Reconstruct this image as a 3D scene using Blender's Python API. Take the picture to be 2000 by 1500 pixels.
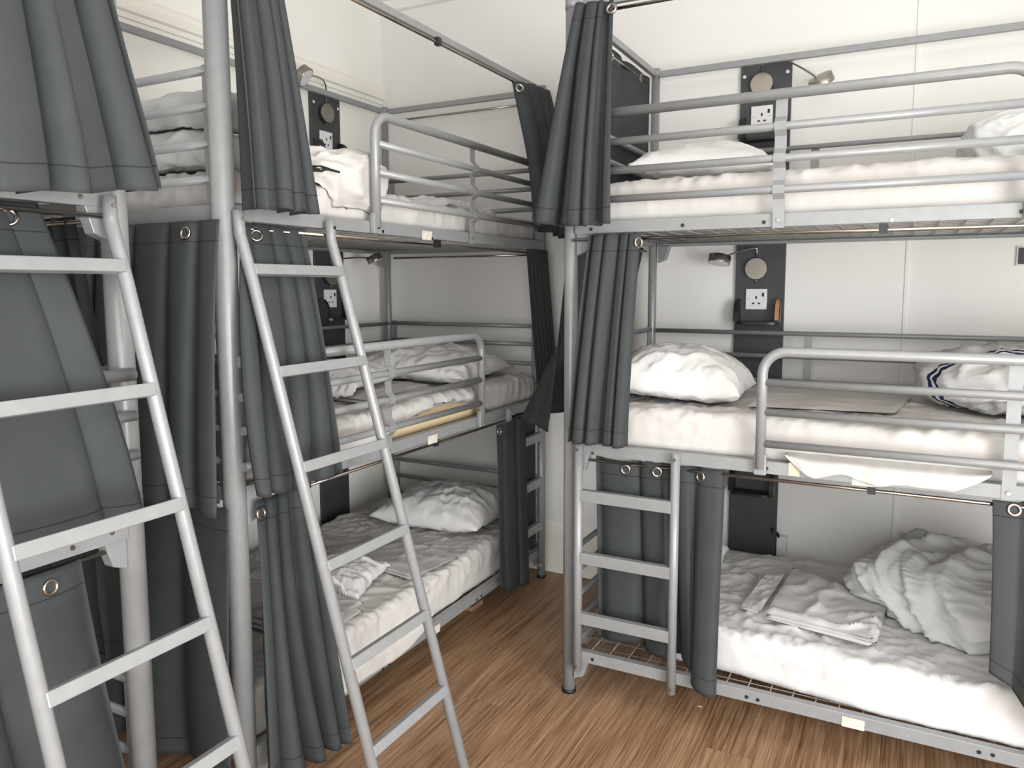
import bpy, math, random
import numpy as np
from mathutils import Vector, Matrix

# ------------------------------------------------------------------ camera, light, exposure
for o in list(bpy.data.objects):
    bpy.data.objects.remove(o)
SC = bpy.context.scene
COL = SC.collection
F_PX, PX, PY = 1488.15, 999.11, 714.54
CAM = np.array([1.1301, -2.6283, 1.5808])
_ya, _pi, _ro = np.radians([27.7317, -5.9222, -0.1495])
_fw = np.array([-np.sin(_ya)*np.cos(_pi), np.cos(_ya)*np.cos(_pi), np.sin(_pi)])
_r = np.array([np.cos(_ya), np.sin(_ya), 0]); _u = np.cross(_r, _fw)
RT = _r*np.cos(_ro) + _u*np.sin(_ro); UP = -_r*np.sin(_ro) + _u*np.cos(_ro)
cd = bpy.data.cameras.new('camera'); cam = bpy.data.objects.new('camera', cd); COL.objects.link(cam)
cd.sensor_fit = 'HORIZONTAL'; cd.sensor_width = 36; cd.lens = F_PX/2000*36
cd.shift_x = (1000-PX)/2000; cd.shift_y = (PY-750)/2000; cd.clip_start = 0.05
cam.matrix_world = Matrix(((RT[0], UP[0], -_fw[0], CAM[0]), (RT[1], UP[1], -_fw[1], CAM[1]),
                           (RT[2], UP[2], -_fw[2], CAM[2]), (0, 0, 0, 1)))
SC.camera = cam

def at(x, y, ax, c):
    """photo pixel -> point on the plane ax = c (metres)"""
    d = _fw + (x-PX)/F_PX*RT - (y-PY)/F_PX*UP
    i = 'XYZ'.index(ax)
    return CAM + (c-CAM[i])/d[i]*d

W = bpy.data.worlds.new('world'); SC.world = W; W.use_nodes = True
W.node_tree.nodes['Background'].inputs[0].default_value = (0.80, 0.88, 1.0, 1)
W.node_tree.nodes['Background'].inputs[1].default_value = 0.6
SC.view_settings.view_transform = 'Standard'; SC.view_settings.look = 'None'
SC.view_settings.gamma = 1; SC.view_settings.use_curve_mapping = False
SC.view_settings.exposure = 0.15

def area(name, loc, rot, sx, sy, power, col):
    l = bpy.data.lights.new(name, 'AREA'); l.shape = 'RECTANGLE'; l.size = sx; l.size_y = sy
    l.energy = power; l.color = col
    o = bpy.data.objects.new(name, l); COL.objects.link(o); o.location = loc
    o.rotation_euler = rot
    return o
# daylight through the two tall windows in the wall behind the camera, one window at the side, plus an added soft fill light under the ceiling
area('window_daylight', (1.25, -3.48, 1.18), (math.radians(90), 0, 0), 1.9, 2.3, 52, (0.92, 0.97, 1.0))
area('window_daylight', (3.7, -2.75, 1.20), (math.radians(90), 0, math.radians(90)), 1.7, 2.4, 195, (0.95, 0.98, 1.0))
area('ceiling_fill_light', (0.9, -1.4, 3.12), (0, 0, 0), 1.6, 1.6, 12, (1.0, 0.95, 0.88))

# ------------------------------------------------------------------ materials
def mat(name, col, rough=0.5, metal=0.0, spec=0.5):
    m = bpy.data.materials.new(name); m.use_nodes = True
    b = m.node_tree.nodes['Principled BSDF']
    b.inputs['Base Color'].default_value = (*col, 1); b.inputs['Roughness'].default_value = rough
    b.inputs['Metallic'].default_value = metal; b.inputs['Specular IOR Level'].default_value = spec
    return m
def add_noise(m, scale, c1, c2, bump=0.0, bscale=None, dist=0.002, detail=4, rough=None, stretch=(1, 1, 1), ridged=False):
    nt = m.node_tree; n = nt.nodes; b = n['Principled BSDF']
    tc = n.new('ShaderNodeTexCoord'); mp = n.new('ShaderNodeMapping'); mp.inputs['Scale'].default_value = stretch
    nt.links.new(tc.outputs['Object'], mp.inputs['Vector'])
    t = n.new('ShaderNodeTexNoise'); t.inputs['Scale'].default_value = scale; t.inputs['Detail'].default_value = detail
    nt.links.new(mp.outputs[0], t.inputs['Vector'])
    r = n.new('ShaderNodeValToRGB'); r.color_ramp.elements[0].color = (*c1, 1); r.color_ramp.elements[1].color = (*c2, 1)
    r.color_ramp.elements[0].position = 0.3; r.color_ramp.elements[1].position = 0.7
    nt.links.new(t.outputs['Fac'], r.inputs[0]); nt.links.new(r.outputs[0], b.inputs['Base Color'])
    if bump:
        t2 = n.new('ShaderNodeTexNoise')
        if ridged: t2.noise_type = 'RIDGED_MULTIFRACTAL'
        t2.inputs['Scale'].default_value = bscale or scale*3; t2.inputs['Detail'].default_value = 6
        nt.links.new(mp.outputs[0], t2.inputs['Vector'])
        bp = n.new('ShaderNodeBump'); bp.inputs['Strength'].default_value = bump; bp.inputs['Distance'].default_value = dist
        nt.links.new(t2.outputs['Fac'], bp.inputs['Height']); nt.links.new(bp.outputs[0], b.inputs['Normal'])
    return m
M = {}
M['silver'] = add_noise(mat('silver_paint', (0.36, 0.37, 0.375), 0.34, 0.12), 30, (0.25, 0.257, 0.262), (0.275, 0.282, 0.287), 0.05, 300)
M['chrome'] = mat('polished_chrome', (0.42, 0.38, 0.34), 0.2, 1.0)
M['steel'] = mat('brushed_steel', (0.36, 0.33, 0.29), 0.36, 1.0)
M['curtain'] = add_noise(mat('charcoal_curtain', (0.05, 0.055, 0.057), 0.75, 0, 0.3), 14, (0.036, 0.0405, 0.042), (0.042, 0.0465, 0.048), 0.25, 700, 0.001)
M['stitch'] = mat('curtain_stitch', (0.012, 0.013, 0.014), 0.9)
M['sheet'] = add_noise(mat('white_cotton', (0.80, 0.77, 0.75), 0.85, 0, 0.2), 3, (0.53, 0.505, 0.485), (0.56, 0.54, 0.52), 0.8, 6, 0.018, ridged=True)
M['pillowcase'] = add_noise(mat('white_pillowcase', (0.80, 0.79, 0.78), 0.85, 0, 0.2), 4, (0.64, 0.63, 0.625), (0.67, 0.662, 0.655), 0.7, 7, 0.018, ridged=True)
M['duvet'] = add_noise(mat('white_duvet', (0.76, 0.77, 0.76), 0.88, 0, 0.2), 4, (0.62, 0.63, 0.628), (0.65, 0.66, 0.655), 0.8, 6, 0.02, ridged=True)
M['foam'] = mat('yellow_foam', (0.68, 0.53, 0.33), 0.9)
M['navy'] = mat('navy_piping', (0.012, 0.017, 0.05), 0.8)
M['black'] = mat('black_plastic', (0.012, 0.012, 0.013), 0.45)
M['board'] = add_noise(mat('dark_grey_board', (0.045, 0.046, 0.05), 0.55), 8, (0.040, 0.041, 0.045), (0.052, 0.053, 0.058), 0.1, 60)
M['shelfblack'] = mat('black_shelf', (0.012, 0.012, 0.013), 0.35)
M['wood'] = add_noise(mat('plywood_edge', (0.45, 0.23, 0.09), 0.5), 20, (0.40, 0.20, 0.08), (0.50, 0.27, 0.11), stretch=(1, 1, 6))
M['socket'] = mat('white_socket', (0.72, 0.71, 0.72), 0.3)
M['wall'] = add_noise(mat('cream_wall', (0.72, 0.69, 0.62), 0.8), 2.0, (0.84, 0.815, 0.765), (0.865, 0.84, 0.795), 0.06, 120)
M['panel'] = add_noise(mat('white_wall_panel', (0.73, 0.71, 0.67), 0.55), 1.5, (0.77, 0.755, 0.73), (0.795, 0.78, 0.755), 0.04, 60)
M['trim'] = mat('cream_gloss_trim', (0.84, 0.81, 0.74), 0.4)
M['ceiling'] = mat('white_ceiling', (0.82, 0.81, 0.79), 0.9)
M['sticker'] = add_noise(mat('paper_sticker', (0.6, 0.57, 0.48), 0.7), 60, (0.52, 0.49, 0.42), (0.66, 0.63, 0.54))
M['tape'] = mat('yellowed_tape', (0.58, 0.52, 0.38), 0.6)
M['cardboard'] = mat('brown_cardboard', (0.30, 0.16, 0.10), 0.9)
M['mesh'] = mat('wire_mesh', (0.42, 0.41, 0.39), 0.5, 0.2)

def wood_floor():
    m = mat('wood_plank', (0.2, 0.11, 0.06), 0.42, 0, 0.4)
    nt = m.node_tree; n = nt.nodes; L = nt.links; b = n['Principled BSDF']
    tc = n.new('ShaderNodeTexCoord'); oi = n.new('ShaderNodeObjectInfo')
    ofs = n.new('ShaderNodeVectorMath'); ofs.operation = 'SCALE'; ofs.inputs[0].default_value = (37, 53, 11)
    L.new(oi.outputs['Random'], ofs.inputs['Scale'])
    add = n.new('ShaderNodeVectorMath'); L.new(tc.outputs['Object'], add.inputs[0]); L.new(ofs.outputs[0], add.inputs[1])
    def noise(sc, st, det, dist=0):
        mp = n.new('ShaderNodeMapping'); mp.inputs['Scale'].default_value = st
        L.new(add.outputs[0], mp.inputs['Vector'])
        t = n.new('ShaderNodeTexNoise'); t.inputs['Scale'].default_value = sc; t.inputs['Detail'].default_value = det
        t.inputs['Distortion'].default_value = dist; L.new(mp.outputs[0], t.inputs['Vector']); return t
    a = noise(1, (34, 1.6, 1), 6, 0.8); c = noise(1, (190, 5, 1), 5, 0.3); e = noise(1, (5, 1.4, 1), 3)
    mx = n.new('ShaderNodeMath'); mx.operation = 'MULTIPLY_ADD'; mx.inputs[1].default_value = 0.42
    L.new(a.outputs['Fac'], mx.inputs[0])
    m2 = n.new('ShaderNodeMath'); m2.operation = 'MULTIPLY'; m2.inputs[1].default_value = 0.58
    L.new(c.outputs['Fac'], m2.inputs[0]); L.new(m2.outputs[0], mx.inputs[2])
    r = n.new('ShaderNodeValToRGB'); cr = r.color_ramp
    cr.elements[0].position = 0.32; cr.elements[0].color = (0.095, 0.047, 0.026, 1)
    cr.elements[1].position = 0.68; cr.elements[1].color = (0.48, 0.31, 0.19, 1)
    k = cr.elements.new(0.48); k.color = (0.28, 0.160, 0.088, 1)
    L.new(mx.outputs[0], r.inputs[0])
    hv = n.new('ShaderNodeHueSaturation'); L.new(r.outputs[0], hv.inputs['Color'])
    ma = n.new('ShaderNodeMapRange'); ma.inputs[3].default_value = 0.92; ma.inputs[4].default_value = 1.08
    L.new(e.outputs['Fac'], ma.inputs[0]); L.new(ma.outputs[0], hv.inputs['Value'])
    L.new(hv.outputs[0], b.inputs['Base Color'])
    bp = n.new('ShaderNodeBump'); bp.inputs['Strength'].default_value = 0.15; bp.inputs['Distance'].default_value = 0.002
    L.new(c.outputs['Fac'], bp.inputs['Height']); L.new(bp.outputs[0], b.inputs['Normal'])
    return m
M['floor'] = wood_floor()

def striped_duvet():
    m = mat('striped_duvet', (0.76, 0.76, 0.755), 0.88, 0, 0.2)
    nt = m.node_tree; n = nt.nodes; L = nt.links; b = n['Principled BSDF']
    uv = n.new('ShaderNodeUVMap'); sx = n.new('ShaderNodeSeparateXYZ'); L.new(uv.outputs[0], sx.inputs[0])
    last = None
    for c, w in ((0.30, 0.010), (0.335, 0.010)):
        s = n.new('ShaderNodeMath'); s.operation = 'SUBTRACT'; s.inputs[1].default_value = c; L.new(sx.outputs['X'], s.inputs[0])
        a = n.new('ShaderNodeMath'); a.operation = 'ABSOLUTE'; L.new(s.outputs[0], a.inputs[0])
        l = n.new('ShaderNodeMath'); l.operation = 'LESS_THAN'; l.inputs[1].default_value = w; L.new(a.outputs[0], l.inputs[0])
        if last is None: last = l
        else:
            q = n.new('ShaderNodeMath'); q.operation = 'MAXIMUM'; L.new(last.outputs[0], q.inputs[0]); L.new(l.outputs[0], q.inputs[1]); last = q
    mx = n.new('ShaderNodeMix'); mx.data_type = 'RGBA'
    mx.inputs[6].default_value = (0.59, 0.585, 0.58, 1); mx.inputs[7].default_value = (0.014, 0.02, 0.06, 1)
    L.new(last.outputs[0], mx.inputs[0]); L.new(mx.outputs[2], b.inputs['Base Color'])
    return m
M['striped'] = striped_duvet()

# ------------------------------------------------------------------ helpers
ORG = {}
GROUPS = {'bunk bed': 'triple bunk beds', 'mattress': 'mattresses on the bunks', 'pillow': 'white pillows', 'duvet': 'bunched duvets', 'sheet': 'folded sheets',
          'pillowcase': 'folded pillowcases', 'curtain': 'charcoal bed curtains', 'wall board': 'dark bedside boards', 'socket': 'wall sockets by the bunks',
          'shelf': 'black bedside shelves', 'lamp': 'reading lamps', 'cardboard': 'cardboard scraps on the floor'}
def link(o, parent=None):
    COL.objects.link(o)
    if parent is not None: o.parent = parent
def tag(o, label=None, cat=None, group=None, kind=None):
    if label: o['label'] = label
    if cat: o['category'] = cat
    if group or cat in GROUPS: o['group'] = group or GROUPS[cat]
    if kind: o['kind'] = kind
    return o
def thing(name, label, cat, loc, group=None):
    o = bpy.data.objects.new(name, None); o.empty_display_size = 0.05
    COL.objects.link(o); o.location = loc; ORG[o.name] = np.array(loc, float)
    return tag(o, label, cat, group)

class MB:
    def __init__(s): s.v = []; s.f = []; s.sm = []
    def add(s, vs, fs, smooth=False):
        k = len(s.v); s.v.extend([tuple(map(float, p)) for p in vs])
        s.f.extend([tuple(int(i)+k for i in f) for f in fs]); s.sm.extend([smooth]*len(fs)); return s
    def box(s, x0, x1, y0, y1, z0, z1):
        vs = [(x, y, z) for x in (x0, x1) for y in (y0, y1) for z in (z0, z1)]
        return s.add(vs, [(0, 1, 3, 2), (4, 6, 7, 5), (0, 4, 5, 1), (2, 3, 7, 6), (0, 2, 6, 4), (1, 5, 7, 3)])
    def tube(s, pts, r, n=12, caps=True, r2=None):
        P = np.array(pts, float); m = len(P)
        T = np.gradient(P, axis=0); T /= np.linalg.norm(T, axis=1)[:, None]
        a = np.array([0, 0, 1.]) if abs(T[0][2]) < 0.9 else np.array([1., 0, 0])
        nrm = np.cross(T[0], a); nrm /= np.linalg.norm(nrm)
        vs = []
        for i in range(m):
            nrm = nrm - T[i]*(nrm@T[i]); nrm /= np.linalg.norm(nrm); bn = np.cross(T[i], nrm)
            rr = r if r2 is None else r+(r2-r)*i/(m-1)
            for k in range(n):
                t = 2*math.pi*k/n; vs.append(P[i]+rr*(math.cos(t)*nrm+math.sin(t)*bn))
        fs = [(i*n+k, i*n+(k+1) % n, (i+1)*n+(k+1) % n, (i+1)*n+k) for i in range(m-1) for k in range(n)]
        s.add(vs, fs, True)
        if caps:
            k0 = len(s.v)-m*n
            s.f.append(tuple(k0+i for i in reversed(range(n)))); s.f.append(tuple(k0+(m-1)*n+i for i in range(n))); s.sm += [False, False]
        return s
    def strip(s, pts, wvec, th):
        """flat bar that follows a polyline; wvec = full width vector, th = thickness"""
        P = np.array(pts, float); w = np.array(wvec, float)/2
        T = np.gradient(P, axis=0); N = np.cross(T, w); N /= np.linalg.norm(N, axis=1)[:, None]
        vs = []
        for p, nn in zip(P, N):
            h = nn*th/2; vs += [p-w-h, p+w-h, p+w+h, p-w+h]
        m = len(P)
        fs = [(i*4+k, i*4+(k+1) % 4, i*4+4+(k+1) % 4, i*4+4+k) for i in range(m-1) for k in range(4)]
        fs += [(3, 2, 1, 0), tuple((m-1)*4+k for k in range(4))]
        return s.add(vs, fs)
    def prism(s, poly, ax, c0, c1):
        """poly in the two other axes (cyclic order), extruded along ax"""
        n = len(poly); i = 'xyz'.index(ax); o = [j for j in range(3) if j != i]
        vs = []
        for c in (c0, c1):
            for p in poly:
                q = [0, 0, 0]; q[i] = c; q[o[0]] = p[0]; q[o[1]] = p[1]; vs.append(q)
        return s.add(vs, [tuple(range(n)), tuple(reversed(range(n, 2*n)))] + [(k, k+n, (k+1) % n+n, (k+1) % n) for k in range(n)])
    def build(s, name, m, parent=None, T=None, bev=0, kind=None, label=None, mats=None):
        v = np.array(s.v, float); f = s.f
        if T is not None:
            v = v@T[0].T + T[1]
            if np.linalg.det(T[0]) < 0: f = [tuple(reversed(q)) for q in f]
        o0 = ORG.get(parent.name, np.zeros(3)) if parent is not None else np.array([v[:, 0].mean(), v[:, 1].mean(), v[:, 2].min()])
        me = bpy.data.meshes.new(name); me.from_pydata((v-o0).tolist(), [], f)
        me.polygons.foreach_set('use_smooth', s.sm); me.materials.append(m)
        o = bpy.data.objects.new(name, me)
        link(o, parent)
        if parent is None: o.location = o0
        ORG[o.name] = o0
        if bev:
            b = o.modifiers.new('bevel', 'BEVEL'); b.width = bev; b.segments = 2; b.limit_method = 'ANGLE'
        return tag(o, label, None, None, kind)

def arc_path(pts, r, n=7):
    """polyline with rounded inner corners"""
    P = [np.array(p, float) for p in pts]; out = [P[0]]
    for i in range(1, len(P)-1):
        a = P[i-1]-P[i]; b = P[i+1]-P[i]; a /= np.linalg.norm(a); b /= np.linalg.norm(b)
        ang = math.acos(np.clip(a@b, -1, 1)); d = r/math.tan(ang/2)
        s0 = P[i]+a*d; s1 = P[i]+b*d; bis = (a+b)/np.linalg.norm(a+b); c = P[i]+bis*(r/math.sin(ang/2))
        v0 = s0-c; v1 = s1-c; om = math.acos(np.clip(v0@v1/(r*r), -1, 1))
        for k in range(n+1):
            t = k/n; out.append(c+(math.sin((1-t)*om)*v0+math.sin(t*om)*v1)/math.sin(om))
    out.append(P[-1]); return out

# vectorised gradient noise ------------------------------------------------
_rs = np.random.RandomState(7); _perm = _rs.permutation(256); _perm = np.concatenate([_perm]*4)
_grad = _rs.normal(size=(256, 3)); _grad /= np.linalg.norm(_grad, axis=1)[:, None]
def gn(P):
    P = np.asarray(P, float); I = np.floor(P).astype(int); Fr = P-I; I &= 255
    w = Fr*Fr*Fr*(Fr*(Fr*6-15)+10); out = 0
    for dx in (0, 1):
        for dy in (0, 1):
            for dz in (0, 1):
                h = _perm[_perm[_perm[(I[..., 0]+dx) & 255]+((I[..., 1]+dy) & 255)]+((I[..., 2]+dz) & 255)]
                g = _grad[h & 255]; d = Fr-np.array([dx, dy, dz])
                ww = (w[..., 0] if dx else 1-w[..., 0])*(w[..., 1] if dy else 1-w[..., 1])*(w[..., 2] if dz else 1-w[..., 2])
                out = out+ww*(g*d).sum(-1)
    return out*1.6
def ridge(P, sharp=2.0):
    return (1-np.minimum(1, np.abs(gn(P))*1.6))**sharp
def wrinkles(P, seed=0, big=1.0, fine=1.0):
    """crease field for bed linen: long warped folds plus small crumples"""
    P = np.asarray(P, float)+seed*13.7
    wp = P+0.06*np.stack([gn(P*5+3), gn(P*5+9), gn(P*5+17)], -1)
    a = ridge(wp*np.array([3.2, 5.0, 5.0]), 3)-0.35
    b = ridge((wp@np.array([[0.8, -0.6, 0], [0.6, 0.8, 0], [0, 0, 1]]))*np.array([5, 12, 9]), 3)-0.35
    c = ridge(wp*24, 2)-0.4
    msk = np.clip(gn(P*3.1+40)*1.2+0.5, 0, 1)
    return big*(0.013*a+0.014*b*msk)+fine*0.0045*c*(0.4+0.6*msk)

def grid_mesh(name, V, nu, nv, m, parent=None, closed_u=False, uv=None, label=None):
    fs = []
    for j in range(nv-1):
        for i in range(nu if closed_u else nu-1):
            fs.append((j*nu+i, j*nu+(i+1) % nu, (j+1)*nu+(i+1) % nu, (j+1)*nu+i))
    return raw_mesh(name, V, fs, m, parent, uv, label)
def raw_mesh(name, V, fs, m, parent=None, uv=None, label=None):
    V = np.asarray(V, float)
    o0 = ORG.get(parent.name, np.zeros(3)) if parent is not None else np.array([V[:, 0].mean(), V[:, 1].mean(), V[:, 2].min()])
    me = bpy.data.meshes.new(name); me.from_pydata((V-o0).tolist(), [], fs)
    me.polygons.foreach_set('use_smooth', [True]*len(fs)); me.materials.append(m)
    if uv is not None:
        l = me.uv_layers.new(name='UVMap'); idx = np.empty(len(me.loops), int); me.loops.foreach_get('vertex_index', idx)
        l.data.foreach_set('uv', np.asarray(uv, float)[idx].ravel())
    o = bpy.data.objects.new(name, me); link(o, parent)
    if parent is None: o.location = o0
    ORG[o.name] = o0
    return tag(o, label)

# ------------------------------------------------------------------ room
XL, YB, XR, YF, ZC = -1.71, 1.13, 3.8, -3.6, 3.21
def struct(name, mb, m, parent=None, bev=0):
    o = mb.build(name, m, parent, bev=bev)
    if parent is None: o['kind'] = 'structure'
    return o
FL = struct('floor', MB().box(XL-.1, XR+.1, YF-.1, YB+.1, -.06, -.006), M['floor'])
pw, plen = 0.152, 1.22
pm = None; rnd = random.Random(3)
i = 0; x = XL
while x < 3.2:
    w = pw; off = rnd.random()*plen; y = -3.6-off
    while y < YB:
        y0, y1 = max(y, -3.6), min(y+plen, YB)
        if y1-y0 > 0.03:
            b = MB().box(-w/2+.0003, w/2-.0003, -(y1-y0)/2+.0004, (y1-y0)/2-.0004, -.006, 0)
            o = b.build('plank', M['floor'], FL)
            v = np.array(b.v); o.data.vertices.foreach_set('co', v.ravel())
            o.location = np.array([x+w/2, (y0+y1)/2, 0])-ORG[FL.name]
        y += plen
    x += pw
struct('ceiling', MB().box(XL-.1, XR+.1, YF-.1, YB+.1, ZC, ZC+.1), M['ceiling'])
struct('wall_left', MB().box(XL-.1, XL, YF-.1, YB+.1, 0, ZC), M['wall'])
WB = struct('wall_back', MB().box(XL, XR, YB+.012, YB+.1, 0, ZC), M['wall'])
for (xa, xb) in ((XL, 1.094), (1.106, 2.32), (2.332, 3.546), (3.558, XR)):
    MB().box(xa, xb, YB, YB+.014, 0, ZC).build('wall_panel', M['panel'], WB)
for xa in (1.10, 2.326, 3.552):
    MB().box(xa-.009, xa+.009, YB-.005, YB+.012, 0.28, ZC).build('joint_strip', M['panel'], WB, bev=.003)
struct('wall_right', MB().box(XR, XR+.1, YF-.1, YB+.1, 0, ZC), M['wall'])
struct('wall_front', MB().box(XL, XR, YF-.1, YF, 0, ZC), M['wall'])
# picture rail on the left wall
prof = [(XL, 2.652), (XL+.012, 2.652), (XL+.016, 2.672), (XL+.03, 2.678), (XL+.034, 2.70), (XL+.028, 2.712), (XL+.018, 2.718), (XL+.022, 2.735), (XL+.012, 2.752), (XL, 2.756)]
struct('trim_1', MB().prism([(p[0], p[1]) for p in prof], 'y', YF, YB), M['trim'])
# cornice along the back wall
struct('trim_2', MB().prism([(YB, ZC-.05), (YB-.03, ZC-.045), (YB-.06, ZC-.01), (YB-.06, ZC), (YB, ZC)], 'x', XL, XR), M['ceiling'])
def skirting(name, x0, x1):
    return struct(name, MB().prism([(YB, 0), (YB-.02, 0), (YB-.02, .235), (YB-.014, .245), (YB-.014, .262), (YB-.008, .275), (YB, .28)], 'x', x0, x1), M['trim'])
skirting('baseboard_back', XL, XR)
sk = [(XL, 0), (XL+.02, 0), (XL+.02, .235), (XL+.014, .245), (XL+.014, .262), (XL+.008, .275), (XL, .28)]
struct('baseboard_left', MB().prism(sk, 'y', YF, YB-.02), M['trim'])

# ------------------------------------------------------------------ bunk beds
BASE = [0.144, 0.957, 1.771]; ZT = 2.60; RH = 0.043
T_R = (np.eye(3), np.array([0., 0, 0]))
XF = -0.606
T_L = (np.array([[0, -1, 0], [-1, 0, 0], [0, 0, 1.]]), np.array([XF, 1.017, 0]))       # mirrored: lx from the far end
T_N = (np.array([[0, -1, 0], [1, 0, 0], [0, 0, 1.]]), np.array([XF, -3.50, 0]))
BL, BW = 2.09, 1.0
def bed(label, T, radii, opt):
    root = thing('bunk_bed', label, 'bunk bed', tuple(T[0]@np.array([BL/2, BW/2, 0])+T[1]))
    s = M['silver']
    B = lambda mb, nm, m=s, par=root, **k: mb.build(nm, m, par, T, **k)
    def bolt(x, y, z, par=root, ax='y', r=.006, m=M['chrome'], nm='bolt', d=-1, h=.004):
        e = np.array([0, 1, 0]) if ax == 'y' else np.array([1, 0, 0]); p = np.array([x, y, z], float)
        B(MB().tube([p, p+e*d*h], r, 10), nm, m, par)
    # posts with caps and feet
    for k, (px, py) in enumerate(((0, 0), (BL, 0), (0, BW), (BL, BW))):
        r = radii[k]
        p = B(MB().tube([(px, py, .012), (px, py, ZT-.005)], r, 24), 'post')
        B(MB().tube([(px, py, ZT-.03), (px, py, ZT+.004)], r+.0015, 24), 'post_cap', s, p)
        B(MB().tube([(px, py, 0), (px, py, .014)], r+.004, 20), 'foot_cap', M['black'], p)
    # frame around the top
    h = .028
    B(MB().box(0.02, BL-.02, -.011, .011, ZT-.008-h, ZT-.008), 'top_rail', bev=.002)
    B(MB().box(0.02, BL-.02, BW-.011, BW+.011, ZT-.008-h, ZT-.008), 'top_rail', bev=.002)
    for px in (0, BL):
        B(MB().box(px-.011, px+.011, .02, BW-.02, ZT-.008-h, ZT-.008), 'top_rail', bev=.002)
    for lv, z in enumerate(BASE):
        # side rails (L section: upright face plus inward flange), end beams, brackets
        for yy, d in ((0, 1), (BW, -1)):
            f0, f1 = sorted((yy-.026*d, yy+.004*d)); g0, g1 = sorted((yy+.004*d, yy+.034*d))
            B(MB().box(.024, BL-.024, f0, f1, z, z+RH).box(.03, BL-.03, g0, g1, z+.004, z+.012), 'side_rail', bev=.002)
            for px, e in ((0, 1), (BL, -1)):
                q = [(px+.028*e, z+.002), (px+.086*e, z+.002), (px+.066*e, z-.062), (px+.028*e, z-.078)]
                c0, c1 = sorted((yy-.020*d, yy+.016*d))
                B(MB().prism(q if e > 0 else q[::-1], 'y', c0, c1), 'bracket', bev=.002)
        for px, e in ((0, 1), (BL, -1)):
            f0, f1 = sorted((px-.014*e, px+.014*e))
            B(MB().box(f0, f1, .024, BW-.024, z, z+RH), 'end_beam', bev=.002)
        # wire base, too fine to pick apart
        mb = MB()
        for k in range(1, 28): mb.tube([(BL*k/28, .03, z+.016), (BL*k/28, BW-.03, z+.016)], .0022, 5)
        for k in range(1, 14): mb.tube([(.02, BW*k/14, z+.020), (BL-.02, BW*k/14, z+.020)], .0022, 5)
        B(mb, 'wire_base', M['mesh'], kind='stuff')
        # end rails
        offs = (.415, .318, .214, .116)
        for px, e in ((0, 1), (BL, -1)):
            for yy in (.045, BW-.045):
                B(MB().box(px-.005, px+.005, yy-.014, yy+.014, z+.01, z+.43), 'end_strap', bev=.002)
            for dz in offs:
                B(MB().tube([(px, .03, z+dz), (px, BW-.03, z+dz)], .0125 if lv == 2 else .0115, 14), 'end_rail')
        # back guard rail
        for dz in ((.412, .308, .196) if lv else ()):
            B(MB().tube([(.03, BW-.02, z+dz), (BL-.03, BW-.02, z+dz)], .0105, 12), 'back_rail')
        for px in ((.722, 1.42) if lv else ()):
            B(MB().strip([(px, BW-.005, z+.01), (px, BW-.005, z+.41)], (.034, 0, 0), .004), 'back_strap')
        # curtain rods
        zr, yr = ((.935, -.008), (1.749, -.030), (2.53, -.045))[lv]
        rods = [(zr, yr)] if lv < 2 else [(zr, yr)]
        rod = B(MB().tube([(.02, yr, zr), (BL-.02, yr, zr)], .0058, 10), 'curtain_rod', M['chrome'])
        for px in (1.04, ): B(MB().box(px-.012, px+.012, yr-.010, yr+.010, zr-.010, zr+.019), 'rod_clip', M['black'], rod)
        for px, e in ((0, -1), (BL, 1)):
            B(MB().tube([(px+.024*e, .03, zr), (px+.024*e, BW-.03, zr)], .0058, 10), 'curtain_rod', M['chrome'])
    # long front guard on the top bunk, short front guard on the middle one
    def guard(z, lx0, lx1, lxv, dzs, r, straps, behind, post_end):
        yg = -.042
        top = z+.412
        if lx1 > lx0: path = [(lx0, yg, top), (lxv, yg, top), (lxv, yg, z+.02)]
        else: path = [(lx0, yg, top), (lxv, yg, top), (lxv, yg, z+.02)]
        g = B(MB().tube(arc_path(path, .075, 10), r, 18), 'guard_rail')
        for dz in dzs:
            B(MB().tube([(lx0, yg, z+dz), (lxv, yg, z+dz)], r*.78, 14), 'guard_bar', s, g)
        f = B(MB().box(lxv-.020, lxv+.020, yg-.006, yg+.014, z-.002, z+.07), 'guard_foot', s, g, bev=.004)
        bolt(lxv, yg-.006, z+.02, g)
        for px in straps:
            if behind: pts = [(px, yg+.016, z), (px, yg+.016, top)]
            else:
                pts = [(px, yg+.010, z-.004)]
                for dz in sorted(dzs):
                    q = z+dz; pts += [(px, yg+.004, q-.03), (px, yg-.0145, q-.012), (px, yg-.0145, q+.012), (px, yg+.004, q+.03)]
                pts += [(px, yg+.004, top)]
            B(MB().strip(pts, (.036, 0, 0), .004), 'guard_strap', s, g)
            bolt(px, yg+(.012 if behind else .006), z+.02, g)
    g2 = opt['top_guard']; g1 = opt['mid_guard']
    guard(BASE[2], .0, 1.0, g2[0], (.313, .214, .116), .0165, g2[1], False, True)
    guard(BASE[1], BL, 0.0, g1[0], (.309, .211, .105), .0165, g1[1], g1[2], True)
    # fixed ladder to the middle bunk
    sx = opt['ladder']
    for px in sx: 
        st = B(MB().tube([(px, -.045, .118), (px, -.045, 1.0)], .0165, 16), 'ladder_stile')
        for zz in (.98, .138): bolt(px, -.0605, zz, st)
    for zz in (.806, .566, .330):
        B(MB().box(sx[0]+.008, sx[1]-.008, -.058, -.030, zz-.022, zz+.022), 'ladder_rung', bev=.003)
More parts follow.
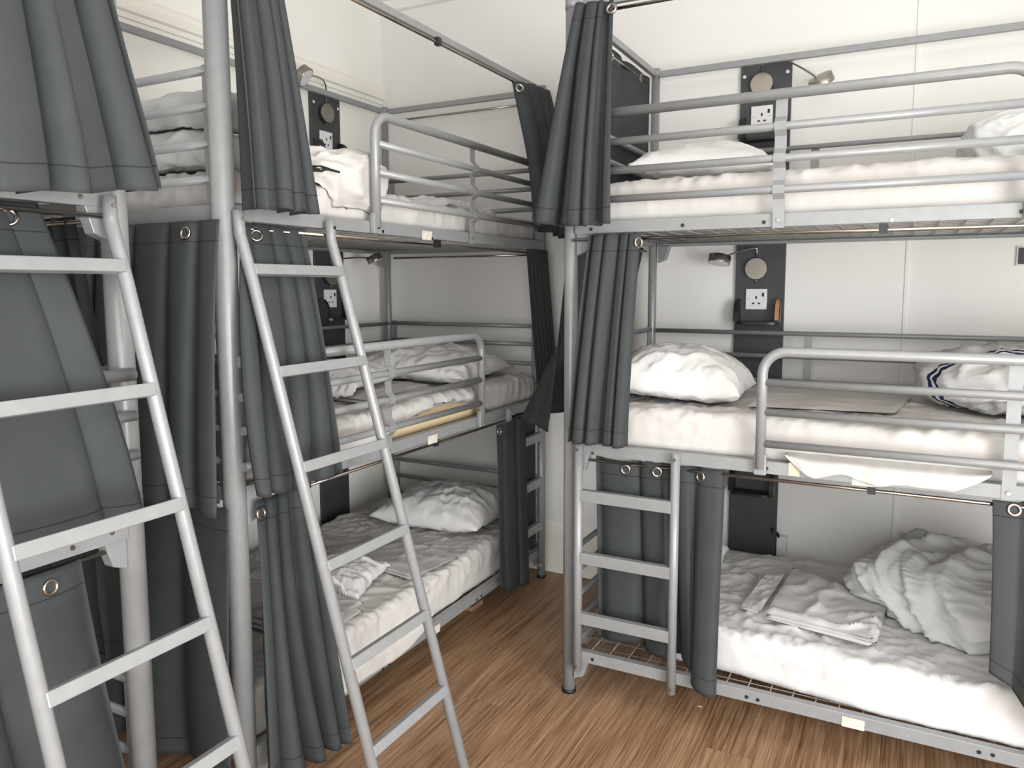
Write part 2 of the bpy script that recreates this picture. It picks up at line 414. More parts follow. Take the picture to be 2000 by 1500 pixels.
    # bolts, holes and stickers on the front rails
    for nm, x, z in opt['marks']:
        if nm == 'bolt': bolt(x, -.026, z)
        elif nm == 'hole': bolt(x, -.026, z, r=.0065, m=M['black'], nm='rail_hole', h=.0012)
        else:
            ww, hh = (.034, .017) if nm == 'sticker' else (.017, .022)
            B(MB().box(x-ww, x+ww, -.0275, -.0258, z-hh, z+hh), nm, M['sticker'] if nm == 'sticker' else M['tape'])
    return root
def rx(x, y): p = at(x, y, 'Y', -.026); return p[0], p[2]
marksR = [(n, *rx(x, y)) for n, x, y in (
    ('hole', 1333, 440), ('hole', 1492, 434), ('hole', 1995, 413), ('bolt', 1742, 430), ('bolt', 1158, 885), ('hole', 1497, 915), ('bolt', 1711, 944),
    ('sticker', 1687, 939), ('tape', 1551, 917), ('hole', 1458, 1361), ('hole', 1480, 1367), ('hole', 1912, 1469), ('hole', 1939, 1475),
    ('hole', 1685, 1420), ('sticker', 1666, 1413), ('hole', 1157, 1288), ('bolt', 1155, 448))]
def lxy(x, y): p = at(x, y, 'X', XF+.026); return 1.017-p[1], p[2]
marksL = [(n, *lxy(x, y)) for n, x, y in (
    ('sticker', 834, 460), ('bolt', 843, 466), ('hole', 748, 452), ('bolt', 988, 474), ('sticker', 845, 858), ('sticker', 850, 1231), ('hole', 748, 1305), ('hole', 760, 1297),
    ('hole', 931, 1171), ('hole', 940, 1164), ('hole', 646, 918), ('bolt', 510, 967))]
BR = bed('grey metal triple bunk bed along the back wall, fixed ladder beside its front post', T_R, (.0250, .025, .020, .02),
    dict(top_guard=(1.412, (.735,)), mid_guard=(.703, (1.402,), True), ladder=(.053, .419), marks=marksR))
BLT = bed('grey metal triple bunk bed in the room corner, yellow foam on its middle mattress', T_L, (.0215, .0335, .020, .02),
    dict(top_guard=(1.447, (.771,)), mid_guard=(.712, (1.393,), False), ladder=(.100, .462), marks=marksL))
BN = bed('grey metal triple bunk bed cut off at the photo edge, nearest to the camera', T_N, (.03, .0315, .02, .024),
    dict(top_guard=(1.445, (.735,)), mid_guard=(.703, (1.402,), False), ladder=(.053, .419), marks=[('bolt', 1.99, 1.79), ('bolt', 2.02, .985), ('bolt', 1.92, .978)]))

# ------------------------------------------------------------------ leaning ladders to the top bunks
def leaning_ladder(label, ya, yb):
    root = thing('bunk_ladder', label, 'ladder', (-.05, (ya+yb)/2, 0), 'sloping ladders to the top bunks')
    s = M['silver']
    lean = lambda z: -.515+(1.63-z)*.286
    for y in (ya, yb):
        st = MB().tube(arc_path([(-.553, y, 1.795), (-.549, y, 1.73), (lean(1.60), y, 1.60), (lean(.0), y, .012)], .10, 5), .0165, 18).build('stile', s, root)
        MB().tube([(lean(.02), y, 0), (lean(.02), y, .03)], .0185, 14).build('rubber_foot', M['black'], st)
        e = MB().tube([(-.5365, y, 1.772), (-.5325, y, 1.772)], .006, 10).build('bolt', M['chrome'], st)
    for z in (1.63, 1.345, 1.082, .812, .545, .31):
        x = lean(z); c = MB(); t = math.atan(.286)
        hx, hz = .013, .0155
        for pt in ((-hx, -hz), (hx, -hz), (hx, hz), (-hx, hz)): pass
        q = [(x+a*math.cos(t)-b*math.sin(t)*1.0+.006, z+a*math.sin(t)+b*math.cos(t)) for a, b in ((-hx, -hz), (hx, -hz), (hx, hz), (-hx, hz))]
        c.prism(q, 'y', ya+.003, yb-.003)
        c.build('rung', s, root, bev=.003)
    return root
leaning_ladder('silver sloping ladder hooked on the corner bunk bed, whole width in view', -1.068, -.688)
leaning_ladder('silver sloping ladder nearest to the camera, cut off by the photo edge', -1.842, -1.457)

# ------------------------------------------------------------------ bed linen
def rounded_box(lo, hi, r, step):
    lo = np.array(lo, float); hi = np.array(hi, float)
    n = np.maximum(2, np.round((hi-lo)/step)).astype(int)
    verts = {}; V = []; Fc = []
    def vid(i, j, k):
        key = (i, j, k)
        if key not in verts: verts[key] = len(V); V.append(key)
        return verts[key]
    def face(fix, val, a, b, flip):
        for p in range(n[a]):
            for q in range(n[b]):
                c = []
                for (dp, dq) in ((0, 0), (1, 0), (1, 1), (0, 1)):
                    t = [0, 0, 0]; t[fix] = val; t[a] = p+dp; t[b] = q+dq; c.append(vid(*t))
                Fc.append(tuple(c[::-1]) if flip else tuple(c))
    face(2, n[2], 0, 1, False); face(2, 0, 0, 1, True)
    face(1, 0, 0, 2, False); face(1, n[1], 0, 2, True)
    face(0, n[0], 1, 2, False); face(0, 0, 1, 2, True)
    P = lo+np.array(V, float)/n*(hi-lo)
    Q = np.clip(P, lo+r, hi-r); D = P-Q; L = np.linalg.norm(D, axis=1)[:, None]; L[L == 0] = 1
    N = D/L
    return Q+N*r, N, Fc

def mattress(name, label, lo, hi, seed, r=.035, ruche=.004, top=1.0, crump=.007, m=None, cat='mattress', parent=None, shape=None, step=.012):
    P, N, Fc = rounded_box(lo, hi, r, step)
    d = wrinkles(P, seed, .55*top, 1.0)
    long = 0 if (hi[0]-lo[0]) > (hi[1]-lo[1]) else 1
    side = np.clip(1-np.abs(N[:, 2])*1.5, 0, 1); tz = (P[:, 2]-lo[2])/(hi[2]-lo[2])
    A = P.copy(); A[:, 2] *= 3; A[:, long] *= 26; A[:, 1-long] *= 4
    rc = (ridge(A+seed*3.1, 2)-.4)*ruche*side*np.clip(1.2-tz, 0, 1)
    B = P.copy(); B[:, 2] *= 16; B[:, long] *= 2.2
    hz = (ridge(B+seed, 2)-.4)*ruche*1.2*side
    low = np.clip((.2-tz)*5, 0, 1)*np.clip(N[:, 2]*-1+.4, 0, 1)
    C = P+.05*np.stack([gn(P*6+seed), gn(P*6+31), gn(P*6+57)], -1)
    c1 = ridge((C@np.array([[.7, -.7, 0], [.7, .7, 0], [0, 0, 1]]))*np.array([9, 22, 9])+seed, 4); c2 = ridge((C@np.array([[.7, .7, 0], [-.7, .7, 0], [0, 0, 1]]))*np.array([10, 24, 9])+seed+9, 4)
    cm = np.clip(gn(P*2.3+seed*2.1)*1.5+.55, .1, 1)
    cr = crump*((c1-.3)*cm+(c2-.3)*(1.1-cm))
    edge = 1-side*(1-np.clip(tz*3.2-.9, 0, 1))
    P = P+N*(((d+cr)*(1-.55*side)*edge+(rc+hz)*(.35+.65*edge))*(1-low))[:, None]
    P[:, 2] += .008*gn(np.stack([P[:, 0]*2.2+seed, P[:, 1]*2.2, P[:, 0]*0], -1))*np.clip(N[:, 2], 0, 1)
    if shape is not None: P = shape(P, tz, N)
    P[:, 2] = np.maximum(P[:, 2], lo[2])
    o = raw_mesh(name, P, Fc, m or M['sheet'], parent)
    if parent is None: tag(o, label, cat)
    return o
zb = [b+.0245 for b in BASE]
def bvh_of(o):
    from mathutils.bvhtree import BVHTree
    org = Vector(ORG[o.name])
    return BVHTree.FromPolygons([v.co+org for v in o.data.vertices], [tuple(p.vertices) for p in o.data.polygons])
def heights(bases, P, zref):
    h = np.full(len(P), -1.0)
    for t in [bvh_of(b) for b in bases]:
        for i, p in enumerate(P):
            r = t.ray_cast(Vector((p[0], p[1], zref+.30)), Vector((0, 0, -1)), .42)
            if r[0] is not None: h[i] = max(h[i], r[0].z)
    return h
def drape(o, bases, zref, clear=.009, flat=False):
    """let a thing follow the surface it lies on"""
    n = len(o.data.vertices); co = np.empty(n*3); o.data.vertices.foreach_get('co', co); co = co.reshape(-1, 3)
    W3 = co+ORG[o.name]; h = heights(bases, W3, zref); ok = h > 0
    if flat: co[:, 2] += np.percentile(h[ok]-zref, 96)+.001
    else:
        co[ok, 2] += h[ok]-zref+clear
        if ok.any(): co[~ok, 2] += np.median(h[ok]-zref)
    o.data.vertices.foreach_set('co', co.ravel()); o.data.update(); return o

def skirt(parent, A, B, out, zt, zlow, seed, m, nu=90, nv=10):
    """edge of a sheet that hangs over the rail; A..B along the rail, out = horizontal normal"""
    A, B, out = (np.array(q, float) for q in (A, B, out)); u = np.linspace(0, 1, nu); V = np.zeros((nv, nu, 3))
    env = np.clip(np.minimum(u, 1-u)*6, 0, 1)**.7
    for j in range(nv):
        v = j/(nv-1); p = A+(B-A)*u[:, None]
        z = zt+(zlow-zt)*v*env*(1+.35*gn(np.stack([u*5+seed, u*0, u*0], -1))) 
        bulge = .049*np.sin(min(1, v*2.6)*math.pi/2)+.006*gn(np.stack([u*14+seed, np.full(nu, v*1.5), u*0], -1))
        V[j] = p+out*bulge[:, None]; V[j, :, 2] = z
    F = V.reshape(-1, 3); Bk = F-out*.003; k = nu*nv; fs = []
    for j in range(nv-1):
        for i in range(nu-1):
            a = j*nu+i; fs.append((a, a+1, a+nu+1, a+nu)); fs.append((k+a, k+a+nu, k+a+nu+1, k+a+1))
    for i in range(nu-1): a = (nv-1)*nu+i; fs.append((a, a+1, k+a+1, k+a))
    raw_mesh('sheet_edge', np.concatenate([F, Bk]), fs, m, parent)

def skew(P, tz, N):
    P = P.copy(); P[:, 1] -= np.clip((P[:, 0]-.55)/.55, 0, 1)*.062*np.clip((.9-P[:, 1])/.8, 0, 1); return P
MT0 = mattress('mattress', 'mattress in a white sheet on the top bunk of the back wall bed', (.05, .016, zb[2]), (2.04, .956, 1.958), 1)
MB1 = mattress('mattress', 'mattress in creamy white sheet under the striped duvet, back wall bed, middle bunk', (.05, .016, zb[1]), (2.04, .956, 1.14), 2)
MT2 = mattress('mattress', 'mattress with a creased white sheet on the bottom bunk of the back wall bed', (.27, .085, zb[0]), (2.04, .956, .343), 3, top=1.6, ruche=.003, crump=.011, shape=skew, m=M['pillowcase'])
MT3 = mattress('mattress', 'mattress in a rumpled white sheet on the top bunk of the corner bed', (-1.562, -1.03, zb[2]), (-.622, .97, 1.925), 4, top=1.3, crump=.011)
MM = thing('mattress', 'mattress with sheet pulled up off its yellow foam, corner bed, middle bunk', 'mattress', (-1.1, 0, zb[1]))
fo = MB(); fP, fN, fF = rounded_box((-1.56, -1.02, zb[1]), (-.632, .96, 1.09), .02, .05)
raw_mesh('foam_core', fP, fF, M['foam'], MM)
def pulled(P, tz, N):
    # the sheet rides up in an arc on the aisle side
    k = np.clip((P[:, 0]+.75)/.12, 0, 1)
    c = np.clip(1-((P[:, 1]-.08)/.44)**2, 0, 1)
    lift = .100*c*k
    z0 = zb[1]
    P = P.copy(); P[:, 2] = np.where(P[:, 2] < z0+lift+.0, z0+lift+(P[:, 2]-z0)*.12, P[:, 2]); return P
MT4 = mattress('fitted_sheet', '', (-1.562, -1.03, zb[1]), (-.622, .97, 1.123), 5, top=1.2, ruche=.009, crump=.011, parent=MM, shape=pulled)
MB2 = mattress('mattress', 'mattress in a beige white sheet on the bottom bunk of the corner bed', (-1.562, -1.03, zb[0]), (-.622, .97, .352), 6, top=1.2, crump=.011)
skirt(MB1, (.78, .010, 0), (1.36, .010, 0), (0, -1, 0), 1.03, .967, 3, M['sheet'])
skirt(MB2, (-.615, -.95, 0), (-.615, -.10, 0), (1, 0, 0), .24, .165, 5, M['sheet'])
mattress('mattress', 'mattress in a white sheet on the top bunk of the nearest bed', (-1.562, -3.46, zb[2]), (-.622, -1.44, 1.925), 7, step=.03)

def pillow(name, label, c, a, b, h, rz=0, tx=0, ty=0, seed=0, m=None, cat='pillow', group=None, n=56, flat=.3, wr=1.0, seam=True):
    """two bulging faces meeting in a seam; c = centre of its underside"""
    u = np.linspace(-1, 1, n); U, Vv = np.meshgrid(u, u, indexing='ij')
    t = np.clip((1-np.abs(U)**2.6)*(1-np.abs(Vv)**2.6), 0, 1)**.52
    X = a*U*(1-.07*(1-Vv**2)); Y = b*Vv*(1-.07*(1-U**2))
    def fin(X, Y, Z):
        P = np.stack([X, Y, Z], -1).reshape(-1, 3)
        e = np.stack([X/a, Y/b], -1).reshape(-1, 2); rad = np.clip((e**2).max(1), 0, 1)
        w = wrinkles(P*1.15, seed, 1.0, 1.0)*(.5+.8*rad)*wr
        return P, w
    Zt = h*(flat+(1-flat)*t)-(h*flat)*(1-t); Zb = h*flat*(1-t)
    Pt, wt = fin(X, Y, h*flat+(1-flat)*h*t); Pb, wb = fin(X, Y, h*flat*(1-t))
    Pt[:, 2] += wt*np.clip(t.reshape(-1)*3, 0, 1); 
    k = n*n; V = np.concatenate([Pt, Pb]); Fc = []
    idx = lambda i, j: i*n+j
    bd = np.zeros((n, n), bool); bd[0] = bd[-1] = True; bd[:, 0] = bd[:, -1] = True
    mp = lambda i, j: idx(i, j) if bd[i, j] else k+idx(i, j)
    for i in range(n-1):
        for j in range(n-1):
            Fc.append((idx(i, j), idx(i+1, j), idx(i+1, j+1), idx(i, j+1)))
            Fc.append((mp(i, j), mp(i, j+1), mp(i+1, j+1), mp(i+1, j)))
    R = Matrix.Rotation(rz, 3, 'Z') @ Matrix.Rotation(ty, 3, 'Y') @ Matrix.Rotation(tx, 3, 'X')
    V = V@np.array(R).T + np.array(c)
    used = sorted(set(q for f in Fc for q in f)); re = {q: i for i, q in enumerate(used)}
    V = V[used]; Fc = [tuple(re[q] for q in f) for f in Fc]
    o = raw_mesh(name, V, Fc, m or M['pillowcase'])
    tag(o, label, cat, group)
    return o

def lump(name, label, c, R3, seed, zmin, m, cat='duvet', fold=.03, freq=5, rz=0, warp=None, n=34, uvax=0, exp=2.6, group=None, dirn=(1, 1, 1), xmax=None):
    """a bunched up duvet: a flattened superellipsoid gathered into deep folds"""
    P, N, Fc = rounded_box((-1, -1, -1), (1, 1, 1), .999, 2/n)
    s = np.sign(P)*np.abs(P)**(2/exp); uv = np.stack([(P[:, uvax]+1)/2, (P[:, 2]+1)/2], -1)
    Q = s*np.array(R3)
    D = np.array(dirn, float)
    S = Q+seed*7.3
    wp = S+.10*np.stack([gn(S*3.5), gn(S*3.5+11), gn(S*3.5+23)], -1)
    lumps = gn(S*3.0+5)
    f1 = ridge(wp*freq*D, 1.6)-.45
    f2 = ridge(wp*freq*2.3*D[::-1], 2)-.4
    f3 = ridge(wp*freq*5, 2)-.4
    Q = Q*(1+.20*lumps[:, None])+N*(fold*f1+fold*.55*f2+fold*.2*f3)[:, None]
    if warp is not None: Q = warp(Q)
    cs, sn = math.cos(rz), math.sin(rz)
    Q = np.stack([Q[:, 0]*cs-Q[:, 1]*sn, Q[:, 0]*sn+Q[:, 1]*cs, Q[:, 2]], -1)+np.array(c)
    if callable(zmin): zmin = zmin(Q)
    Q[:, 2] = np.where(Q[:, 2] < zmin, zmin+(Q[:, 2]-zmin)*.02+.004*(1-np.clip((zmin-Q[:, 2])*20, 0, 1)), Q[:, 2])
    Q[:, 2] = np.maximum(Q[:, 2], zmin)
    if xmax is not None: Q[:, 0] = np.minimum(Q[:, 0], xmax(Q))
    o = raw_mesh(name, Q, Fc, m, uv=uv)
    return tag(o, label, cat, group)

def folded(name, label, quad, z, layers, th, seed, m, cat='sheet', wave=.004, parent=None):
    """folded linen: stacked thin slabs over a four-cornered outline"""
    q = np.array(quad, float); rs = np.random.RandomState(seed); mbV = []; mbF = []
    nu, nv = 44, 30
    for L in range(layers):
        sh = rs.normal(size=(4, 2))*.007
        u, v = np.meshgrid(np.linspace(0, 1, nu), np.linspace(0, 1, nv))
        c = q+sh
        xy = (1-u)[..., None]*(1-v)[..., None]*c[0]+u[..., None]*(1-v)[..., None]*c[1]+u[..., None]*v[..., None]*c[2]+(1-u)[..., None]*v[..., None]*c[3]
        e = np.minimum(np.minimum(u, 1-u)*nu/2.2, np.minimum(v, 1-v)*nv/2.2); e = np.clip(e, 0, 1)**.5
        base = z+L*th
        P3 = np.concatenate([xy, np.full(xy.shape[:2]+(1,), base)], -1)
        w = wrinkles(P3.reshape(-1, 3)*1.3, seed, 1.0, .8).reshape(u.shape)*(wave/.004)*(.35+.25*L)
        wv = .004*gn(np.stack([xy[..., 0]*5, xy[..., 1]*5, xy[..., 0]*0+seed], -1))
        zt = base+th*(.5+.5*e)+np.maximum(w+wv, -.004)*e; zbm = base+th*.5*(1-e)
        top = np.concatenate([xy, zt[..., None]], -1).reshape(-1, 3); bot = np.concatenate([xy, zbm[..., None]], -1).reshape(-1, 3)
        k = len(mbV); mbV.extend(top); mbV.extend(bot)
        for j in range(nv-1):
            for i in range(nu-1):
                a = j*nu+i; mbF.append((k+a, k+a+1, k+a+nu+1, k+a+nu)); b = k+nu*nv
                mbF.append((b+a, b+a+nu, b+a+nu+1, b+a+1))
        b = nu*nv
        ring = [i for i in range(nu)]+[j*nu+nu-1 for j in range(1, nv)]+[(nv-1)*nu+i for i in range(nu-2, -1, -1)]+[j*nu for j in range(nv-2, 0, -1)]
        for a, c2 in zip(ring, ring[1:]+ring[:1]): mbF.append((k+a, k+b+a, k+b+c2, k+c2))
    o = raw_mesh(name, np.array(mbV), mbF, m, parent)
    return tag(o, label, cat) if parent is None else o

# back wall bed, top bunk
P1 = pillow('pillow', 'white pillow with raised corner under the black shelf, back wall bed, top bunk', (.40, .40, 1.966), .26, .25, .155, .1, .0, .05, 11); drape(P1, [MT0], 1.966)
P2 = pillow('pillow', 'flatter white pillow half behind the guard strap, back wall bed, top bunk', (.83, .74, 1.966), .20, .17, .07, -.15, 0, .05, 12); drape(P2, [MT0], 1.966)
D1 = lump('duvet', 'bunched pale grey duvet on the top bunk of the back wall bed', (1.56, .60, 2.05), (.30, .30, .13), 3, lambda Q: heights([MT0], Q, 1.962)+.012, M['duvet'], fold=.03)
# back wall bed, middle bunk
P3 = pillow('pillow', 'plump white pillow in a loose case, back wall bed, middle bunk', (.33, .33, 1.142), .26, .24, .205, .05, .0, .05, 14, flat=.25); drape(P3, [MB1], 1.142)
D2 = lump('duvet', 'rolled white duvet with navy stripes on the middle bunk of the back wall bed', (1.60, .56, 1.245), (.42, .33, .125), 5, lambda Q: heights([MB1], Q, 1.142)+.012, M['striped'], fold=.028, uvax=1, dirn=(.7, 1, 1.6))
S1 = folded('folded_sheet', 'flat folded white sheet on the middle bunk of the back wall bed', [(.62, .16), (1.10, .23), (1.15, .74), (.60, .72)], 1.142, 1, .006, 4, M['sheet'], wave=.002); drape(S1, [MB1], 1.142, flat=True)
# back wall bed, bottom bunk
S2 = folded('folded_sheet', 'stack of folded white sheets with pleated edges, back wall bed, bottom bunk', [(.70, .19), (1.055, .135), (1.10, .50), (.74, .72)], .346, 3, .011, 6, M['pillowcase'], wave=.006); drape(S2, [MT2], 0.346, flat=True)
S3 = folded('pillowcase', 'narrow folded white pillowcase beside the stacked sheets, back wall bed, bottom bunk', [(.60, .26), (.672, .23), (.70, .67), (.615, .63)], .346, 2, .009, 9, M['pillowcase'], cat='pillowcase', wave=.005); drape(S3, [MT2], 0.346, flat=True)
D3 = lump('duvet', 'large crumpled white duvet on the bottom bunk of the back wall bed', (1.42, .62, .43), (.46, .34, .165), 8, lambda Q: heights([MT2, S2], Q, 0.346)+.003, M['duvet'], fold=.050, freq=5, rz=-.25, exp=2.3, dirn=(1, .45, .8), n=60)
P4 = pillow('pillow', 'white pillow mostly hidden behind the ladder curtain, back wall bed, bottom bunk', (.30, .66, .345), .15, .20, .09, .1, 0, 0, 16); drape(P4, [MT2], 0.345)
# corner bed, top bunk
DV = lump('duvet', 'cream white duvet with black piping spilling over the rail, corner bed, top bunk', (-.80, -.46, 1.94), (.20, .26, .125), 12, lambda Q: np.where(Q[:, 0] > -.604, 1.818, heights([MT3], Q, 1.93)+.018), M['sheet'], fold=.028, freq=5, exp=2.6, xmax=lambda Q: np.where(Q[:, 1] > -.47, -.590, -.552))
P5 = pillow('pillow', 'white pillow at the far end of the top bunk of the corner bed', (-1.1, .66, 1.93), .30, .24, .09, 0, 0, 0, 18); drape(P5, [MT3], 1.93)
S4 = folded('towel', 'small crumpled white towel on the top bunk of the corner bed', [(-1.27, .16), (-1.08, .14), (-1.06, .34), (-1.25, .36)], 1.93, 3, .014, 12, M['pillowcase'], cat='towel', wave=.01); drape(S4, [MT3], 1.93, flat=True)
D4 = lump('duvet', 'lower of two thick folded duvets at the near end, corner bed, top bunk', (-1.09, -.90, 2.00), (.37, .11, .065), 15, lambda Q: heights([MT3], Q, 1.93)+.018, M['duvet'], fold=.015, freq=6, exp=3.2)
D5 = lump('duvet', 'upper of two thick folded duvets at the near end, corner bed, top bunk', (-1.09, -.90, 2.115), (.37, .11, .06), 17, lambda Q: heights([D4], Q, 2.06)+.008, M['duvet'], fold=.015, freq=6, exp=3.2)
# corner bed, middle bunk
P6 = pillow('pillow', 'white pillow in half open case at the far end, corner bed, middle bunk', (-.98, .56, 1.128), .30, .32, .16, .1, .0, .04, 20); drape(P6, [MT4], 1.128)

S5 = folded('folded_sheet', 'folded beige white sheet on the middle bunk of the corner bed', [(-.72, -.32), (-.74, .16), (-1.16, .22), (-1.1, -.28)], 1.128, 2, .012, 22, M['sheet'], wave=.003); drape(S5, [MT4], 1.128, flat=True)
# corner bed, bottom bunk
P8 = pillow('pillow', 'big white pillow at the far end of the bottom bunk of the corner bed', (-.98, .66, .355), .31, .27, .19, .05, 0, 0, 23); drape(P8, [MB2], 0.355)
S6 = folded('folded_sheet', 'folded white sheet with creased edge on the bottom bunk of the corner bed', [(-.68, -.10), (-.64, .22), (-1.0, .27), (-1.08, -.04)], .354, 2, .010, 24, M['sheet'], wave=.003); drape(S6, [MB2], 0.354, flat=True)

S7 = folded('pillowcase', 'folded pillowcase edged in black behind the sloping ladder, corner bed, bottom bunk', [(-.64, -.74), (-.66, -.45), (-.92, -.40), (-.95, -.72)], .356, 3, .014, 26, M['sheet'], cat='pillowcase', wave=.003); drape(S7, [MB2], 0.356, flat=True)
P7 = pillow('pillow', 'small cream pillow behind the sloping ladder, corner bed, middle bunk', (-1.02, -.16, 1.128), .22, .22, .11, .2, 0, 0, 21); drape(P7, [MT4, S5], 1.128)
P9 = pillow('pillow', 'beige white pillow with a dark edge on the bottom bunk of the corner bed', (-.92, -.28, .366), .17, .19, .10, .3, 0, 0, 25); drape(P9, [MB2, S7], 0.366)

# ------------------------------------------------------------------ curtains
def poly(P, u):
    P = np.array(P, float)
    if len(P) == 2: return P[0]+(P[1]-P[0])*u[:, None]
    t = np.linspace(0, 1, len(P)); us = u
    out = np.stack([np.interp(us, t, P[:, k]) for k in range(3)], -1)
    # soften the corners
    k = np.ones(9)/9; pad = np.concatenate([np.repeat(out[:1], 4, 0), out, np.repeat(out[-1:], 4, 0)])
    return np.stack([np.convolve(pad[:, c], k, 'valid') for c in range(3)], -1)
def curtain(label, top, bot, n, folds, a0, a1, seed, eye=(), mid=None, nu=150, nv=46, hem=.055, head=.06, jit=.012, lag=.25, drift=1.0, warp=.9, gw=.18):
    n = np.array(n, float); n /= np.linalg.norm(n); u = np.linspace(0, 1, nu); rs = np.random.RandomState(seed)
    T, Bm = poly(top, u), poly(bot, u); Md = poly(mid, u) if mid is not None else None
    ph = rs.rand()*6.28
    knots = rs.rand(folds+4); wv = np.interp(u, np.linspace(0, 1, folds+4), knots); 
    V = np.zeros((nv, nu, 3))
    tdir = (T[-1]-T[0]); tdir /= np.linalg.norm(tdir); wid = np.linalg.norm(T[-1]-T[0])
    for j in range(nv):
        v = j/(nv-1)
        if Md is None: base = T+(Bm-T)*v
        else: base = T*(1-v)*(1-2*v)+Md*4*v*(1-v)+Bm*v*(2*v-1)
        w2 = gn(np.stack([u*folds*.5+seed, np.full(nu, v*1.3*drift), np.full(nu, .5)], -1))
        phi = 2*math.pi*folds*(u+warp*.5*(wv-.5)/folds)+ph+1.1*w2*v
        cyc = (phi/(2*math.pi)) % 1.0
        g = np.exp(-((cyc-.5)/gw)**2)
        prof = .75-1.75*g*(.6+.55*wv)+.2*np.cos(2*math.pi*cyc)
        am = (a0+(a1-a0)*v**.8)*(.7+.5*wv)
        half = np.linalg.norm(base[-1]-base[0])/max(folds, 1)
        p = base+n*(prof*am)[:, None]+tdir*(lag*half*.36*np.sin(2*math.pi*cyc))[:, None]
        p[:, 2] += (jit*gn(np.stack([u*4+seed, np.zeros(nu), np.zeros(nu)], -1))-.25*np.abs(prof)*am*.3)*v
        V[j] = p
    du = np.gradient(V, axis=1); dv = np.gradient(V, axis=0); N = np.cross(du, dv); N /= np.linalg.norm(N, axis=2)[..., None]+1e-9
    if (N*n).sum() < 0: N = -N
    o0 = tuple(V.reshape(-1, 3).mean(0)*np.array([1, 1, 0])+np.array([0, 0, V[..., 2].min()]))
    root = thing('curtain', label, 'curtain', o0)
    F, Bk = (V+N*.0012).reshape(-1, 3), (V-N*.0012).reshape(-1, 3); k = nu*nv; fs = []
    for j in range(nv-1):
        for i in range(nu-1):
            a = j*nu+i; fs.append((a, a+1, a+nu+1, a+nu)); fs.append((k+a, k+a+nu, k+a+nu+1, k+a+1))
    ring = [i for i in range(nu)]+[j*nu+nu-1 for j in range(1, nv)]+[(nv-1)*nu+i for i in range(nu-2, -1, -1)]+[j*nu for j in range(nv-2, 0, -1)]
    for a, c in zip(ring, ring[1:]+ring[:1]): fs.append((a, k+a, k+c, c))
    raw_mesh('cloth', np.concatenate([F, Bk]), fs, M['curtain'], root)
    H = np.linalg.norm(V[-1]-V[0], axis=1).mean()
    def ribbon(vf, nm):
        jf = vf*(nv-1); j = min(int(jf), nv-2); t = jf-j
        for sg in (1, -1):
            c = V[j]*(1-t)+V[j+1]*t+sg*N[j]*.0022; up = (V[j]-V[j+1]); up /= np.linalg.norm(up, axis=1)[:, None]
            yield np.concatenate([c+up*.0013, c-up*.0013, ])
    for vf, nm in ((1-hem/H, 'hem_seam'), (head/H, 'heading_seam')):
        Vs = []; Fs = []
        for blk in ribbon(vf, nm):
            q = len(Vs); Vs.extend(blk); Fs += [(q+i, q+i+1, q+nu+i+1, q+nu+i) for i in range(nu-1)]
        raw_mesh(nm, np.array(Vs), Fs, M['stitch'], root)
    for e in eye:
        i = int(e*(nu-1)); jf = .032/H*(nv-1); j = int(round(jf)); c = V[max(j, 1), i]; nn = N[max(j, 1), i]
        a = np.cross(nn, [0, 0, 1]); a /= np.linalg.norm(a); b = np.cross(nn, a)
        for sg in (1,):
            pts = [c+(a*math.cos(t)+b*math.sin(t))*.0155+nn*.001 for t in np.linspace(0, 2*math.pi, 21)]
            MB().tube(pts, .0052, 8, caps=False).build('eyelet', M['chrome'], root)
    return root
YR = -.03
# back wall bed
curtain('charcoal curtain flaring over the front post, back wall bed, top bunk', [(.03, -.058, 2.565), (.11, -.055, 2.56), (.178, -.052, 2.555)], [(-.085, -.138, 1.805), (.08, -.142, 1.79), (.205, -.125, 1.795)], (0, -1, 0), 4, .014, .040, 31, (.97,), mid=[(-.03, -.106, 2.18), (.09, -.110, 2.18), (.195, -.106, 2.18)], lag=.22)
curtain('dark curtain with two steel eyelets across the bed end, back wall bed, top bunk', [(-.030, .30, 2.560), (-.030, .965, 2.560)], [(-.034, .28, 1.90), (-.034, .955, 1.90)], (1, 0, 0), 3, .008, .010, 32, (.27, .80), gw=.22)
curtain('charcoal curtain of narrow pleats beside the front post, back wall bed, middle bunk', [(.085, -.040, 1.766), (.275, -.038, 1.766)], [(.035, -.104, 1.018), (.255, -.104, 1.020)], (0, -1, 0), 4, .014, .032, 33, (.98,), jit=.004, mid=[(.06, -.082, 1.39), (.265, -.082, 1.39)], lag=.22)
curtain('charcoal curtain swung out beyond the front post, back wall bed, middle bunk end', [(-.030, .05, 1.765), (-.030, .5, 1.765), (-.030, .965, 1.765)], [(-.09, .0, 1.02), (-.34, .26, 1.02), (-.12, .76, 1.02)], (-1, -.4, 0), 2, .005, .008, 34, (.9,), lag=.05, jit=.004)
curtain('charcoal curtain behind the fixed ladder of the back wall bed', [(.095, -.006, .952), (.22, -.002, .945), (.34, -.006, .952), (.40, -.004, .95), (.50, -.006, .952), (.585, -.006, .952)], [(.09, .048, .215), (.24, .052, .235), (.36, .048, .205), (.448, .036, .235), (.495, -.062, .185), (.59, -.082, .150)], (0, -1, 0), 4, .009, .022, 35, (.2, .4, .82), jit=.012, gw=.2, lag=.22)
curtain('charcoal curtain beside the duvet, cut off by the photo edge, bottom bunk', [(1.375, -.012, .951), (1.85, -.012, .951)], [(1.385, -.085, .46), (1.56, -.09, .28), (1.85, -.09, .14)], (0, -1, 0), 4, .008, .018, 36, (.08,), mid=[(1.38, -.06, .71), (1.6, -.062, .62), (1.85, -.062, .55)])
